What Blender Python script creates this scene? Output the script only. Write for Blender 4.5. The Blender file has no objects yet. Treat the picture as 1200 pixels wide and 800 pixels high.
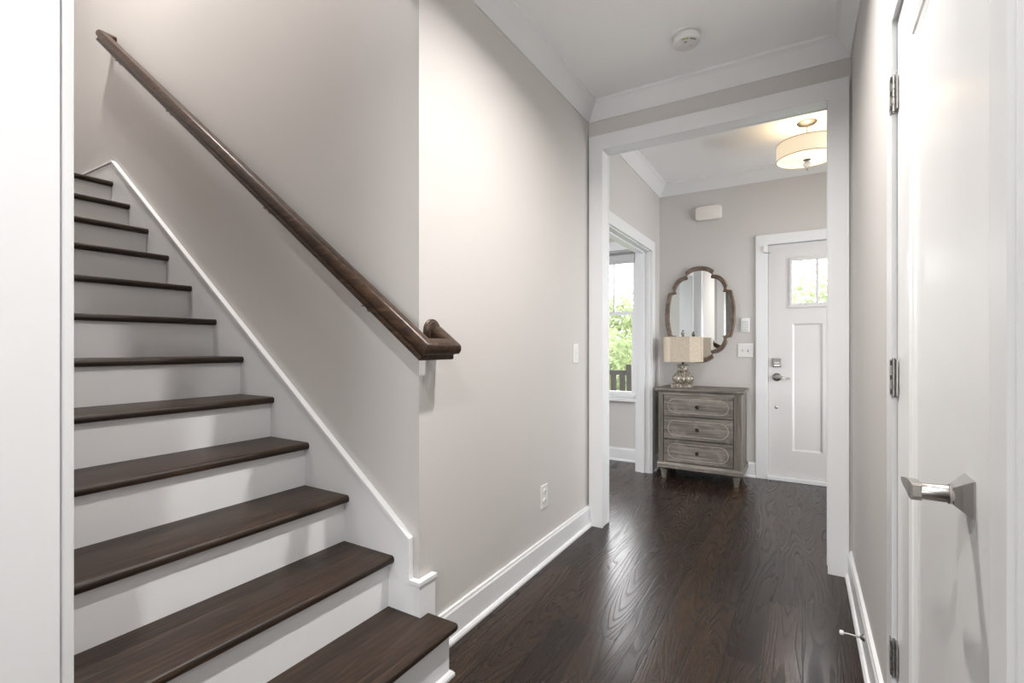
import bpy, bmesh, math, random
from mathutils import Vector, Matrix
random.seed(4)
R = math.radians
PI = math.pi
scn = bpy.context.scene
COL = scn.collection

# ------------------------------------------------------------------ camera, world, lights
cam_data = bpy.data.cameras.new('camera')
cam_data.sensor_width = 36
cam_data.lens = 567 / 1200 * 36
cam_data.shift_y = 0.005
cam_data.clip_start = 0.02
cam = bpy.data.objects.new('camera', cam_data)
cam.location = (0, 0, 1.165)
cam.rotation_euler = (PI / 2, 0, math.atan(340 / 567))
COL.objects.link(cam)
scn.camera = cam

scn.view_settings.view_transform = 'Standard'
scn.view_settings.look = 'None'
scn.view_settings.exposure = 0.45
scn.view_settings.gamma = 1
scn.view_settings.use_curve_mapping = False
try:
    scn.cycles.use_denoising = True
    scn.cycles.max_bounces = 10
    scn.cycles.diffuse_bounces = 6
    scn.cycles.sample_clamp_indirect = 6
except Exception:
    pass

world = bpy.data.worlds.new('daylight')
scn.world = world
world.use_nodes = True
bg = world.node_tree.nodes['Background']
bg.inputs[0].default_value = (0.97, 0.985, 1.0, 1)
bg.inputs[1].default_value = 7.0


def area(name, loc, rot, sx, sy, power, color=(1, 1, 1), portal=False, shape='RECTANGLE', spread=PI):
    d = bpy.data.lights.new(name, 'AREA')
    d.shape = shape
    d.size = sx
    d.size_y = sy
    d.energy = power
    d.color = color
    d.spread = spread
    o = bpy.data.objects.new(name, d)
    o.location = loc
    o.rotation_euler = rot
    COL.objects.link(o)
    if portal:
        d.cycles.is_portal = True
    return o


# daylight coming in through window openings, seen and unseen
area('window_daylight_back', (0.3, -4.98, 1.4), (PI / 2, 0, 0), 2.0, 1.7, 0, portal=True)
area('window_daylight_side', (-1.69, 4.97, 1.4), (-PI / 2, 0, 0), 0.5, 1.5, 0, portal=True)
area('window_daylight_entry', (1.43, 3.85, 1.35), (0, PI / 2, 0), 1.7, 1.35, 0, portal=True)
area('added_opening_daylight', (-4.22, 3.3, 1.45), (0, -PI / 2, 0), 1.7, 2.2, 0, portal=True)  # unseen opening, added to brighten the side room
# recessed ceiling lamps of the hall, then a fill lamp behind them
area('downlight_hall', (-0.33, 1.60, 2.725), (0, 0, 0), 0.07, 0.07, 26, (1, 0.965, 0.925), shape='DISK', spread=R(150))
area('downlight_hall_rear', (-0.30, -0.25, 2.725), (0, 0, 0), 0.09, 0.09, 22, (1, 0.99, 0.975), shape='DISK', spread=R(150))
area('room_fill_light', (-0.6, -2.2, 2.72), (0, 0, 0), 0.8, 0.8, 25, (1, 0.98, 0.96))  # broad unseen lamp added behind the camera as fill for the hall
# lamp over the upstairs landing
area('landing_lamp', (-2.9, 0.85, 4.9), (0, 0, 0), 0.3, 0.3, 75, (1, 0.965, 0.935), shape='DISK')

# ------------------------------------------------------------------ materials
M = {}


def mat(name, color, rough=0.5, metal=0.0, coat=0.0, emit=None, strength=0.0, trans=0.0, spec=None):
    m = bpy.data.materials.new(name)
    m.use_nodes = True
    p = m.node_tree.nodes['Principled BSDF']
    p.inputs['Base Color'].default_value = (*color, 1)
    p.inputs['Roughness'].default_value = rough
    p.inputs['Metallic'].default_value = metal
    p.inputs['Coat Weight'].default_value = coat
    p.inputs['Transmission Weight'].default_value = trans
    if spec is not None:
        p.inputs['Specular IOR Level'].default_value = spec
    if emit:
        p.inputs['Emission Color'].default_value = (*emit, 1)
        p.inputs['Emission Strength'].default_value = strength
    M[name] = m
    return m


class NT:
    def __init__(s, m):
        s.t = m.node_tree
        s.p = s.t.nodes['Principled BSDF']

    def n(s, kind, **kw):
        x = s.t.nodes.new(kind)
        for k, v in kw.items():
            setattr(x, k, v)
        return x

    def l(s, a, b):
        s.t.links.new(a, b)

    def coord(s, scale=(1, 1, 1), rot=(0, 0, 0)):
        c = s.n('ShaderNodeTexCoord')
        mp = s.n('ShaderNodeMapping')
        mp.inputs['Scale'].default_value = scale
        mp.inputs['Rotation'].default_value = rot
        s.l(c.outputs['Object'], mp.inputs[0])
        return mp.outputs[0]

    def noise(s, vec, scale=5, detail=3, rough=0.5, dist=0.0):
        x = s.n('ShaderNodeTexNoise')
        x.inputs['Scale'].default_value = scale
        x.inputs['Detail'].default_value = detail
        x.inputs['Roughness'].default_value = rough
        x.inputs['Distortion'].default_value = dist
        if vec is not None:
            s.l(vec, x.inputs['Vector'])
        return x.outputs[0]

    def math(s, op, a, b=None, c=None):
        x = s.n('ShaderNodeMath', operation=op)
        for i, v in enumerate((a, b, c)):
            if v is None:
                continue
            if hasattr(v, 'links'):
                s.l(v, x.inputs[i])
            else:
                x.inputs[i].default_value = v
        return x.outputs[0]

    def ramp(s, fac, stops):
        x = s.n('ShaderNodeValToRGB')
        e = x.color_ramp.elements
        while len(e) < len(stops):
            e.new(0.5)
        for i, (pos, c) in enumerate(stops):
            e[i].position = pos
            e[i].color = (*c, 1) if len(c) == 3 else c
        s.l(fac, x.inputs[0])
        return x.outputs[0]

    def mix(s, fac, a, b, mode='MIX'):
        x = s.n('ShaderNodeMixRGB', blend_type=mode)
        for i, v in enumerate((fac, a, b)):
            if hasattr(v, 'links'):
                s.l(v, x.inputs[i])
            elif i == 0:
                x.inputs[0].default_value = v
            else:
                x.inputs[i].default_value = (*v, 1)
        return x.outputs[0]

    def bump(s, h, strength=0.2, dist=0.01):
        x = s.n('ShaderNodeBump')
        x.inputs['Strength'].default_value = strength
        x.inputs['Distance'].default_value = dist
        s.l(h, x.inputs['Height'])
        s.l(x.outputs[0], s.p.inputs['Normal'])


def paint(name, color, rough, bump=0.05, scale=180):
    m = mat(name, color, rough)
    t = NT(m)
    h = t.noise(t.coord(), scale, 2)
    t.bump(h, bump, 0.002)
    c = t.noise(t.coord(), 1.3, 2)
    t.l(t.ramp(c, [(0.3, tuple(v * 0.985 for v in color)), (0.7, tuple(min(1, v * 1.01) for v in color))]), t.p.inputs['Base Color'])
    return m


paint('wall_paint', (0.535, 0.515, 0.498), 0.62, 0.06)
paint('ceiling_paint', (0.87, 0.875, 0.88), 0.8, 0.05)
paint('trim_paint', (0.70, 0.705, 0.715), 0.33, 0.015, 60)
paint('door_paint', (0.80, 0.80, 0.80), 0.22, 0.012, 40)
paint('riser_paint', (0.73, 0.73, 0.735), 0.40, 0.02, 60)
paint('front_door_paint', (0.62, 0.605, 0.60), 0.4, 0.02, 60)


def floor_material():
    m = mat('dark_oak_floor', (0.03, 0.02, 0.015), 0.3)
    t = NT(m)
    sep = t.n('ShaderNodeSeparateXYZ')
    t.l(t.coord(), sep.inputs[0])
    x, y = sep.outputs[0], sep.outputs[1]
    u = t.math('DIVIDE', x, 0.127)
    col = t.math('FLOOR', u)
    fu = t.math('FRACT', u)
    wn = t.n('ShaderNodeTexWhiteNoise', noise_dimensions='1D')
    t.l(col, wn.inputs['W'])
    v = t.math('ADD', t.math('DIVIDE', y, 1.35), t.math('MULTIPLY', wn.outputs[0], 7.0))
    row = t.math('FLOOR', v)
    fv = t.math('FRACT', v)
    cid = t.n('ShaderNodeCombineXYZ')
    t.l(col, cid.inputs[0]); t.l(row, cid.inputs[1])
    w2 = t.n('ShaderNodeTexWhiteNoise', noise_dimensions='3D')
    t.l(cid.outputs[0], w2.inputs['Vector'])
    seed = w2.outputs[0]
    g = t.n('ShaderNodeCombineXYZ')
    t.l(t.math('MULTIPLY', x, 7.5), g.inputs[0])
    t.l(t.math('MULTIPLY', y, 0.85), g.inputs[1])
    t.l(t.math('MULTIPLY', seed, 43.0), g.inputs[2])
    field = t.noise(g.outputs[0], 1.0, 1.5, 0.4, 0.35)
    rings = t.math('FRACT', t.math('MULTIPLY', field, 23.0))
    ring = t.ramp(rings, [(0.0, (0, 0, 0)), (0.22, (0.55, 0.55, 0.55)), (0.8, (1, 1, 1)), (1.0, (0.1, 0.1, 0.1))])
    g2 = t.n('ShaderNodeCombineXYZ')
    t.l(t.math('MULTIPLY', x, 260.0), g2.inputs[0])
    t.l(t.math('MULTIPLY', y, 9.0), g2.inputs[1])
    t.l(t.math('MULTIPLY', seed, 13.0), g2.inputs[2])
    pores = t.noise(g2.outputs[0], 1.0, 3, 0.6)
    tone = t.ramp(seed, [(0.0, (0.015, 0.0088, 0.0068)), (0.35, (0.046, 0.0265, 0.016)), (0.7, (0.027, 0.0170, 0.0125)), (1.0, (0.066, 0.037, 0.021))])
    dark = t.mix(0.72, tone, (0.006, 0.0045, 0.004))
    c = t.mix(ring, dark, tone)
    c = t.mix(t.ramp(pores, [(0.35, (0.55, 0.55, 0.55)), (0.55, (0, 0, 0))]), c, (0.006, 0.0045, 0.004))
    gap = t.math('MINIMUM', t.math('MINIMUM', fu, t.math('SUBTRACT', 1.0, fu)), t.math('MULTIPLY', t.math('MINIMUM', fv, t.math('SUBTRACT', 1.0, fv)), 9.0))
    gm = t.ramp(gap, [(0.006, (0, 0, 0)), (0.026, (1, 1, 1))])
    c = t.mix(gm, (0.004, 0.003, 0.003), c)
    t.l(c, t.p.inputs['Base Color'])
    hgt = t.math('ADD', t.math('MULTIPLY', ring, 0.6), t.math('ADD', t.math('MULTIPLY', pores, 0.7), t.math('MULTIPLY', gm, 1.0)))
    t.bump(hgt, 0.09, 0.003)
    t.p.inputs['Specular IOR Level'].default_value = 0.38
    t.l(t.ramp(ring, [(0.0, (0.33, 0.33, 0.33)), (1.0, (0.20, 0.20, 0.20))]), t.p.inputs['Roughness'])
    return m


floor_material()


def wood(name, c0, c1, c2, scale, rough=0.35, bump=0.15, rot=(0, 0, 0), spots=None):
    """scale: coordinate scale per axis, small along the grain"""
    m = mat(name, c1, rough)
    t = NT(m)
    vec = t.coord(scale, rot)
    a = t.noise(vec, 1.0, 5, 0.62, 0.6)
    b = t.noise(vec, 4.0, 3, 0.6, 0.2)
    f = t.math('ADD', t.math('MULTIPLY', a, 0.7), t.math('MULTIPLY', b, 0.3))
    c = t.ramp(f, [(0.32, c0), (0.5, c1), (0.68, c2)])
    if spots:
        s = t.noise(t.coord((1, 1, 1)), 9, 4, 0.65)
        c = t.mix(t.ramp(s, [(0.52, (0, 0, 0)), (0.72, (0.7, 0.7, 0.7))]), c, spots)
    t.l(c, t.p.inputs['Base Color'])
    t.p.inputs['Specular IOR Level'].default_value = 0.36
    t.bump(f, bump, 0.003)
    return m


wood('tread_wood', (0.007, 0.0038, 0.0024), (0.023, 0.0132, 0.0082), (0.068, 0.039, 0.023), (110, 4.0, 110), 0.42)
wood('rail_wood', (0.014, 0.008, 0.005), (0.036, 0.0195, 0.0115), (0.12, 0.063, 0.033), (3.2, 60, 60), 0.33, 0.12, (0, R(-36.5), 0))
wood('rosette_wood', (0.014, 0.008, 0.005), (0.05, 0.029, 0.018), (0.11, 0.065, 0.04), (60, 60, 6), 0.4)
wood('grey_wood_across', (0.075, 0.065, 0.055), (0.16, 0.142, 0.123), (0.30, 0.27, 0.235), (2.2, 30, 45), 0.6, 0.12, spots=(0.27, 0.25, 0.225))
wood('grey_wood_upright', (0.075, 0.065, 0.056), (0.145, 0.128, 0.11), (0.25, 0.225, 0.195), (34, 34, 2.2), 0.6, 0.12)
wood('grey_wood_light', (0.2, 0.18, 0.155), (0.34, 0.31, 0.275), (0.45, 0.42, 0.38), (20, 20, 20), 0.65)
wood('mirror_wood', (0.075, 0.052, 0.038), (0.16, 0.118, 0.09), (0.27, 0.21, 0.165), (14, 14, 14), 0.55, 0.2)
wood('porch_wood', (0.022, 0.02, 0.018), (0.036, 0.033, 0.03), (0.05, 0.046, 0.042), (20, 20, 2), 0.7)
mat('nickel', (0.46, 0.435, 0.41), 0.27, 1.0)
mat('dark_nickel', (0.24, 0.23, 0.22), 0.35, 1.0)
mat('hinge_metal', (0.42, 0.41, 0.40), 0.35, 1.0)
mat('bronze', (0.03, 0.026, 0.024), 0.4, 0.6)
mat('dark_gap', (0.012, 0.012, 0.012), 0.8)
mat('white_plastic', (0.69, 0.685, 0.675), 0.35)
mat('cream_plastic', (0.72, 0.69, 0.65), 0.4)
mat('key_grey', (0.55, 0.55, 0.53), 0.5)
mat('slot_dark', (0.06, 0.06, 0.06), 0.6)
mat('label_green', (0.38, 0.42, 0.03), 0.5)
mat('label_grey', (0.22, 0.22, 0.22), 0.5)
mat('rubber_white', (0.75, 0.74, 0.72), 0.6)
mat('mirror_glass', (0.86, 0.88, 0.88), 0.015, 1.0)
mat('sensor_white', (0.75, 0.73, 0.71), 0.4)
mat('bulb', (1, 0.9, 0.7), 0.5, emit=(1, 0.82, 0.55), strength=3)
mat('lamp_diffuser', (0.95, 0.9, 0.8), 0.4, emit=(1, 0.86, 0.62), strength=0.5)
mat('lamp_drum', (0.9, 0.84, 0.72), 0.8, emit=(1, 0.76, 0.46), strength=0.36)
mat('drum_edge', (0.45, 0.36, 0.25), 0.6)
mat('crystal', (0.9, 0.88, 0.84), 0.08, trans=0.55)
mat('concrete', (0.42, 0.41, 0.39), 0.9)
mat('bark', (0.08, 0.06, 0.045), 0.9)
paint('blind_fabric', (0.48, 0.48, 0.485), 0.85, 0.2, 250)


def glass_material():
    m = bpy.data.materials.new('window_glass')
    m.use_nodes = True
    t = m.node_tree
    t.nodes.clear()
    o = t.nodes.new('ShaderNodeOutputMaterial')
    mx = t.nodes.new('ShaderNodeMixShader')
    tr = t.nodes.new('ShaderNodeBsdfTransparent')
    gl = t.nodes.new('ShaderNodeBsdfGlossy')
    fr = t.nodes.new('ShaderNodeFresnel')
    gl.inputs['Roughness'].default_value = 0.02
    fr.inputs[0].default_value = 1.3
    t.links.new(fr.outputs[0], mx.inputs[0])
    t.links.new(tr.outputs[0], mx.inputs[1])
    t.links.new(gl.outputs[0], mx.inputs[2])
    t.links.new(mx.outputs[0], o.inputs[0])
    M['window_glass'] = m


glass_material()


def shade_fabric():
    m = mat('linen_shade', (0.52, 0.44, 0.35), 0.9)
    t = NT(m)
    a = t.noise(t.coord((30, 30, 420)), 1, 2)
    b = t.noise(t.coord((420, 420, 30)), 1, 2)
    f = t.math('MULTIPLY', t.math('ADD', a, b), 0.5)
    t.l(t.ramp(f, [(0.35, (0.41, 0.34, 0.265)), (0.65, (0.60, 0.52, 0.42))]), t.p.inputs['Base Color'])
    t.bump(f, 0.25, 0.002)


shade_fabric()


def mercury():
    m = mat('mottled_silver', (0.3, 0.28, 0.25), 0.36, 0.35)
    t = NT(m)
    f = t.noise(t.coord(), 75, 4, 0.7)
    t.l(t.ramp(f, [(0.36, (0.07, 0.058, 0.045)), (0.5, (0.24, 0.21, 0.165)), (0.62, (0.58, 0.53, 0.45))]), t.p.inputs['Base Color'])
    t.bump(f, 0.4, 0.003)


mercury()


def leaf_material(name, c0, c1):
    m = mat(name, c0, 0.6)
    t = NT(m)
    t.l(t.ramp(t.noise(t.coord(), 2.5, 3), [(0.35, c0), (0.65, c1)]), t.p.inputs['Base Color'])
    tl = t.n('ShaderNodeBsdfTranslucent')
    c_ = t.ramp(t.noise(t.coord(), 2.5, 3), [(0.35, c0), (0.65, c1)])
    t.l(c_, tl.inputs[0])
    mx = t.n('ShaderNodeMixShader')
    mx.inputs[0].default_value = 0.5
    t.l(t.p.outputs[0], mx.inputs[1]); t.l(tl.outputs[0], mx.inputs[2])
    t.l(mx.outputs[0], t.t.nodes['Material Output'].inputs[0])


leaf_material('leaf_green', (0.15, 0.20, 0.085), (0.27, 0.31, 0.17))
leaf_material('leaf_pale', (0.20, 0.25, 0.13), (0.30, 0.33, 0.22))


def lawn_material():
    m = mat('lawn_green', (0.14, 0.19, 0.08), 0.9)
    t = NT(m)
    t.l(t.ramp(t.noise(t.coord(), 6, 4), [(0.3, (0.12, 0.165, 0.07)), (0.7, (0.2, 0.25, 0.12))]), t.p.inputs['Base Color'])


lawn_material()


# ------------------------------------------------------------------ mesh helpers
class MB:
    """Collects shapes into one bmesh; build() links them as ONE mesh object."""

    def __init__(s):
        s.b = bmesh.new()

    def box(s, x0, x1, y0, y1, z0, z1, bevel=0.0, segs=2):
        r = bmesh.ops.create_cube(s.b, size=1)
        vs = r['verts']
        for v in vs:
            v.co = Vector(((x0 + x1) / 2 + v.co.x * (x1 - x0), (y0 + y1) / 2 + v.co.y * (y1 - y0), (z0 + z1) / 2 + v.co.z * (z1 - z0)))
        if bevel:
            es = list({e for v in vs for e in v.link_edges})
            bmesh.ops.bevel(s.b, geom=es, offset=bevel, segments=segs, profile=0.5, affect='EDGES', clamp_overlap=True)
        return s

    def prism(s, pts, a0, a1, axis='z', bevel=0.0, pick=None, segs=3):
        """pts: 2D outline, extruded from a0 to a1 along axis."""
        def P(p, a):
            if axis == 'z': return Vector((p[0], p[1], a))
            if axis == 'y': return Vector((p[0], a, p[1]))
            return Vector((a, p[0], p[1]))
        lo = [s.b.verts.new(P(p, a0)) for p in pts]
        hi = [s.b.verts.new(P(p, a1)) for p in pts]
        n = len(pts)
        fs = [s.b.faces.new(lo), s.b.faces.new(hi)]
        for i in range(n):
            fs.append(s.b.faces.new((lo[i], lo[(i + 1) % n], hi[(i + 1) % n], hi[i])))
        bmesh.ops.recalc_face_normals(s.b, faces=fs)
        if bevel:
            es = {e for f in fs for e in f.edges}
            es = [e for e in es if (pick is None or pick(e.verts[0].co, e.verts[1].co))]
            bmesh.ops.bevel(s.b, geom=es, offset=bevel, segments=segs, profile=0.5, affect='EDGES', clamp_overlap=True)
        return s

    def cyl(s, p0, p1, r0, r1=None, n=20, caps=True):
        r1 = r0 if r1 is None else r1
        p0, p1 = Vector(p0), Vector(p1)
        d = p1 - p0
        r = bmesh.ops.create_cone(s.b, cap_ends=caps, segments=n, radius1=r0, radius2=r1, depth=d.length)
        q = Vector((0, 0, 1)).rotation_difference(d.normalized())
        mt = Matrix.Translation((p0 + p1) / 2) @ q.to_matrix().to_4x4()
        bmesh.ops.transform(s.b, matrix=mt, verts=r['verts'])
        return s

    def ball(s, c, r, n=16, sc=(1, 1, 1)):
        q = bmesh.ops.create_uvsphere(s.b, u_segments=n, v_segments=max(8, n // 2), radius=r)
        for v in q['verts']:
            v.co = Vector((c[0] + v.co.x * sc[0], c[1] + v.co.y * sc[1], c[2] + v.co.z * sc[2]))
        return s

    def lathe(s, c, prof, n=32, axis=(0, 0, 1), lobes=0, amp=0.0, lobe_rng=None):
        """prof: list of (radius, height) along axis from c."""
        ax = Vector(axis).normalized()
        q = Vector((0, 0, 1)).rotation_difference(ax)
        rings = []
        for r, h in prof:
            if r < 1e-6:
                rings.append([s.b.verts.new(Vector(c) + q @ Vector((0, 0, h)))])
                continue
            ring = []
            for i in range(n):
                a = 2 * PI * i / n
                k = 1.0
                if lobes and (lobe_rng is None or lobe_rng[0] <= h <= lobe_rng[1]):
                    k = 1 + amp * (abs(math.cos(a * lobes / 2)) - 0.5)
                ring.append(s.b.verts.new(Vector(c) + q @ Vector((r * k * math.cos(a), r * k * math.sin(a), h))))
            rings.append(ring)
        for A, B in zip(rings, rings[1:]):
            if len(A) == 1 and len(B) == 1:
                continue
            for i in range(n):
                j = (i + 1) % n
                if len(A) == 1:
                    s.b.faces.new((A[0], B[i], B[j]))
                elif len(B) == 1:
                    s.b.faces.new((A[i], A[j], B[0]))
                else:
                    s.b.faces.new((A[i], A[j], B[j], B[i]))
        for ring, flip in ((rings[0], True), (rings[-1], False)):
            if len(ring) > 2:
                s.b.faces.new(ring[::-1] if flip else ring)
        return s

    def sweep(s, path, prof, closed=False, up=None, caps=True, tilt=None):
        """Sweep a closed 2D profile (side, up) along a polyline with mitred corners.
        side = horizontal right of travel."""
        pts = [Vector(p) for p in path]
        n = len(pts)
        Z = Vector((0, 0, 1))
        segs = []
        rngs = range(n if closed else n - 1)
        for i in rngs:
            d = (pts[(i + 1) % n] - pts[i]).normalized()
            side = d.cross(Z).normalized() if up is None else d.cross(Vector(up)).normalized()
            segs.append((d, side, side.cross(d).normalized()))
        rings = []
        for i in range(n):
            if closed:
                a, b = segs[i - 1], segs[i]
            else:
                a, b = segs[max(0, i - 1)], segs[min(len(segs) - 1, i)]
            nrm = (a[0] + b[0])
            nrm = nrm.normalized() if nrm.length > 1e-6 else a[0]
            use = b if i < len(segs) else a
            ring = []
            for u, v in prof:
                p = pts[i] + use[1] * u + use[2] * v
                dn = use[0].dot(nrm)
                t = (pts[i] - p).dot(nrm) / dn
                ring.append(s.b.verts.new(p + use[0] * t))
            rings.append(ring)
        m = len(prof)
        fs = []
        for i in rngs:
            A, B = rings[i], rings[(i + 1) % n]
            for k in range(m):
                fs.append(s.b.faces.new((A[k], A[(k + 1) % m], B[(k + 1) % m], B[k])))
        if not closed and caps:
            fs.append(s.b.faces.new(rings[0][::-1]))
            fs.append(s.b.faces.new(rings[-1]))
        bmesh.ops.recalc_face_normals(s.b, faces=fs)
        return s

    def tube(s, path, r, n=10, closed=False):
        prof = [(r * math.cos(2 * PI * i / n), r * math.sin(2 * PI * i / n)) for i in range(n)]
        return s.sweep(path, prof, closed)

    def build(s, name, material, parent=None, smooth=False, loc=None):
        me = bpy.data.meshes.new(name)
        bmesh.ops.recalc_face_normals(s.b, faces=s.b.faces[:])
        org = Vector((0, 0, 0))
        if parent is not None:
            org = parent_world(parent)
        elif loc is not None:
            org = Vector(loc)
        if org.length:
            bmesh.ops.translate(s.b, verts=s.b.verts[:], vec=-org)
        s.b.to_mesh(me)
        s.b.free()
        me.materials.append(M[material])
        if smooth:
            for p in me.polygons:
                p.use_smooth = True
            try:
                me.set_sharp_from_angle(angle=R(40))
            except Exception:
                pass
        o = bpy.data.objects.new(name, me)
        COL.objects.link(o)
        if parent is not None:
            o.parent = parent
        elif loc is not None:
            o.location = org
        return o


def parent_world(o):
    v = Vector(o.location)
    while o.parent:
        o = o.parent
        v += Vector(o.location)
    return v


def tag(o, label, cat, group=None, kind=None):
    o['label'] = label
    o['category'] = cat
    if group: o['group'] = group
    if kind: o['kind'] = kind
    return o


def thing(name, label, cat, loc, group=None, kind=None):
    e = bpy.data.objects.new(name, None)
    e.empty_display_size = 0.1
    e.location = loc
    COL.objects.link(e)
    return tag(e, label, cat, group, kind)


def struct(name, mb, material, label, cat, smooth=False):
    o = mb.build(name, material, smooth=smooth)
    return tag(o, label, cat, kind='structure')


# ------------------------------------------------------------------ the setting
XL, XR = -1.2, 0.215          # hall side walls
YC = 1.341                    # stair wall plane
YO = 2.981                    # wall with the wide cased opening
YF = 4.823                    # far wall of the entry
ZC = 2.734                    # ceiling

struct('floor', MB().box(-5.2, 4.2, -5.2, 5.0, -0.12, 0), 'dark_oak_floor', 'dark espresso oak plank floor of hall and entry', 'floor')
c = MB()
c.box(XL - .12, 4.2, -5.2, 5.0, ZC, ZC + .1)
c.box(-4.2, XL - .12, -5.2, .22, ZC, ZC + .1)
c.box(-4.2, XL - .12, 1.461, 5.0, ZC, ZC + .1)
struct('ceiling', c, 'ceiling_paint', 'plain pale ceiling over hall and entry', 'ceiling')
struct('ceiling_stairwell', MB().box(-5.2, XL - .12, .22, 1.461, 5.0, 5.1), 'ceiling_paint', 'high ceiling over the staircase', 'ceiling')

w = MB()
DY0, DY1, DZ = 3.25, 4.48, 2.05
w.box(XL - .12, XL, 1.461, DY0, 0, ZC)
w.box(XL - .12, XL, DY1, YF, 0, ZC)
w.box(XL - .12, XL, DY0, DY1, DZ, ZC)
struct('wall_left', w, 'wall_paint', 'greige left wall of hall and entry', 'wall')
w = MB().box(-5.1, XL, YC, 1.461, 0, 5.0)
struct('wall_stair', w, 'wall_paint', 'greige wall beside the staircase behind the handrail', 'wall')
w = MB().box(-5.1, XL, .22, .36, 0, 5.0)
w.box(XL - .12, XL, .36, YC, 2.56, 5.0)
struct('wall_stair_near', w, 'wall_paint', 'near wall of the staircase behind white casing', 'wall')
struct('wall_landing', MB().box(-5.2, -5.1, .22, 1.461, 0, 5.0), 'wall_paint', 'wall at the head of the stairs', 'wall')

w = MB()
OX0, OX1, OZ = -1.115, 0.128, 2.446
w.box(XL, OX0, YO, 3.075, 0, ZC)
w.box(OX1, 1.42, YO, 3.075, 0, ZC)
w.box(OX0, OX1, YO, 3.075, OZ, ZC)
struct('wall_opening', w, 'wall_paint', 'greige wall around the wide cased opening', 'wall')

FX0, FX1, FZ = -0.275, 0.672, 2.075       # front door hole
WX0, WX1, WZ0, WZ1 = -1.965, -1.425, 0.64, 2.15
w = MB()
Y0, Y1 = YF, YF + .14
w.box(-4.2, WX0, Y0, Y1, 0, ZC)
w.box(WX0, WX1, Y0, Y1, 0, WZ0)
w.box(WX0, WX1, Y0, Y1, WZ1, ZC)
w.box(WX1, FX0, Y0, Y1, 0, ZC)
w.box(FX0, FX1, Y0, Y1, FZ, ZC)
w.box(FX1, 1.42, Y0, Y1, 0, ZC)
struct('wall_far', w, 'wall_paint', 'greige far wall with front door and mirror', 'wall')

CY0, CY1, CZ = 0.80, 1.615, 2.03          # closet door hole in the right wall
w = MB()
w.box(XR, XR + .115, -1.0, CY0, 0, ZC)
w.box(XR, XR + .115, CY1, YO, 0, ZC)
w.box(XR, XR + .115, CY0, CY1, CZ, ZC)
w.box(XR + .115, 4.2, -1.0, -.9, 0, ZC)
struct('wall_right', w, 'wall_paint', 'greige right wall of the hall around the white door', 'wall')
w = MB().box(1.3, 1.42, 3.075, 3.17, 0, ZC).box(1.3, 1.42, 4.52, YF, 0, ZC).box(1.3, 1.42, 3.17, 4.52, 0, .5).box(1.3, 1.42, 3.17, 4.52, 2.2, ZC)
struct('wall_entry_right', w, 'wall_paint', 'right wall of the entry', 'wall')
w = MB()
w.box(-4.2, -4.1, -5.2, .22, 0, ZC)
w.box(4.1, 4.2, -5.2, -1.0, 0, ZC)
w.box(-4.1, -.7, -5.2, -5.0, 0, ZC)
w.box(1.3, 4.1, -5.2, -5.0, 0, ZC)
w.box(-.7, 1.3, -5.2, -5.0, 2.25, ZC)
w.box(-.7, 1.3, -5.2, -5.0, 0, .55)
struct('wall_back', w, 'wall_paint', 'walls of the room behind with wide windows', 'wall')
w = MB()
w.box(-4.2, -4.1, 1.461, 2.2, 0, ZC).box(-4.2, -4.1, 4.4, YF, 0, ZC).box(-4.2, -4.1, 2.2, 4.4, 0, .6).box(-4.2, -4.1, 2.2, 4.4, 2.3, ZC)  # the gap in this unseen wall is added to let daylight in
struct('wall_side_room', w, 'wall_paint', 'end wall of the side room', 'wall')

# coffered ceiling beams of the side room
b = MB()
for y in (3.0, 3.75, 4.5):
    b.box(-4.1, XL - .12, y - .06, y + .06, ZC - .14, ZC)
for x in (-3.4, -2.6, -1.8):
    b.box(x - .06, x + .06, 1.47, YF, ZC - .13, ZC)
b.box(-4.1, XL - .12, YF - .07, YF, ZC - .16, ZC)
struct('trim_1', b, 'trim_paint', 'white coffer beams on the side room ceiling', 'trim')

# crown mouldings: profile (side, up); travelling so that the room lies on the right
CROWN = [(0, 0), (0, -.107), (.008, -.107), (.012, -.098), (.018, -.090), (.040, -.058), (.060, -.028), (.070, -.018), (.078, -.012), (.080, 0)]


def crown(name, path, label):
    struct(name, MB().sweep([(x, y, ZC) for x, y in path], CROWN), 'trim_paint', label, 'crown moulding')


crown('trim_2', [(XL, .36), (XL, YO), (XR, YO), (XR, -.9)], 'white crown moulding around the hall ceiling')
crown('trim_3', [(XL, 3.075), (XL, YF), (1.3, YF), (1.3, 3.075)], 'white crown moulding around the entry ceiling')

BASE = [(0, 0), (.030, 0), (.030, .010), (.024, .019), (.017, .021), (.017, .116), (.013, .124), (.012, .132), (0, .132)]


def baseboard(name, path, label):
    struct(name, MB().sweep([(x, y, 0) for x, y in path], BASE), 'trim_paint', label, 'baseboard')


baseboard('baseboard_left', [(XL, 1.409), (XL, YO - .02)], 'white baseboard along left hall wall')
baseboard('baseboard_right', [(XR, YO - .001), (XR, 1.706)], 'white baseboard along right hall wall')
baseboard('baseboard_far', [(XL + .03, YF), (-.354, YF)], 'white baseboard behind the dresser')
baseboard('baseboard_side', [(-4.1, YF), (XL - .125, YF)], 'white baseboard under the side room window')
baseboard('baseboard_entry', [(XL, DY1 + .096), (XL, YF)], 'white baseboard in the corner behind the dresser')

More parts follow.
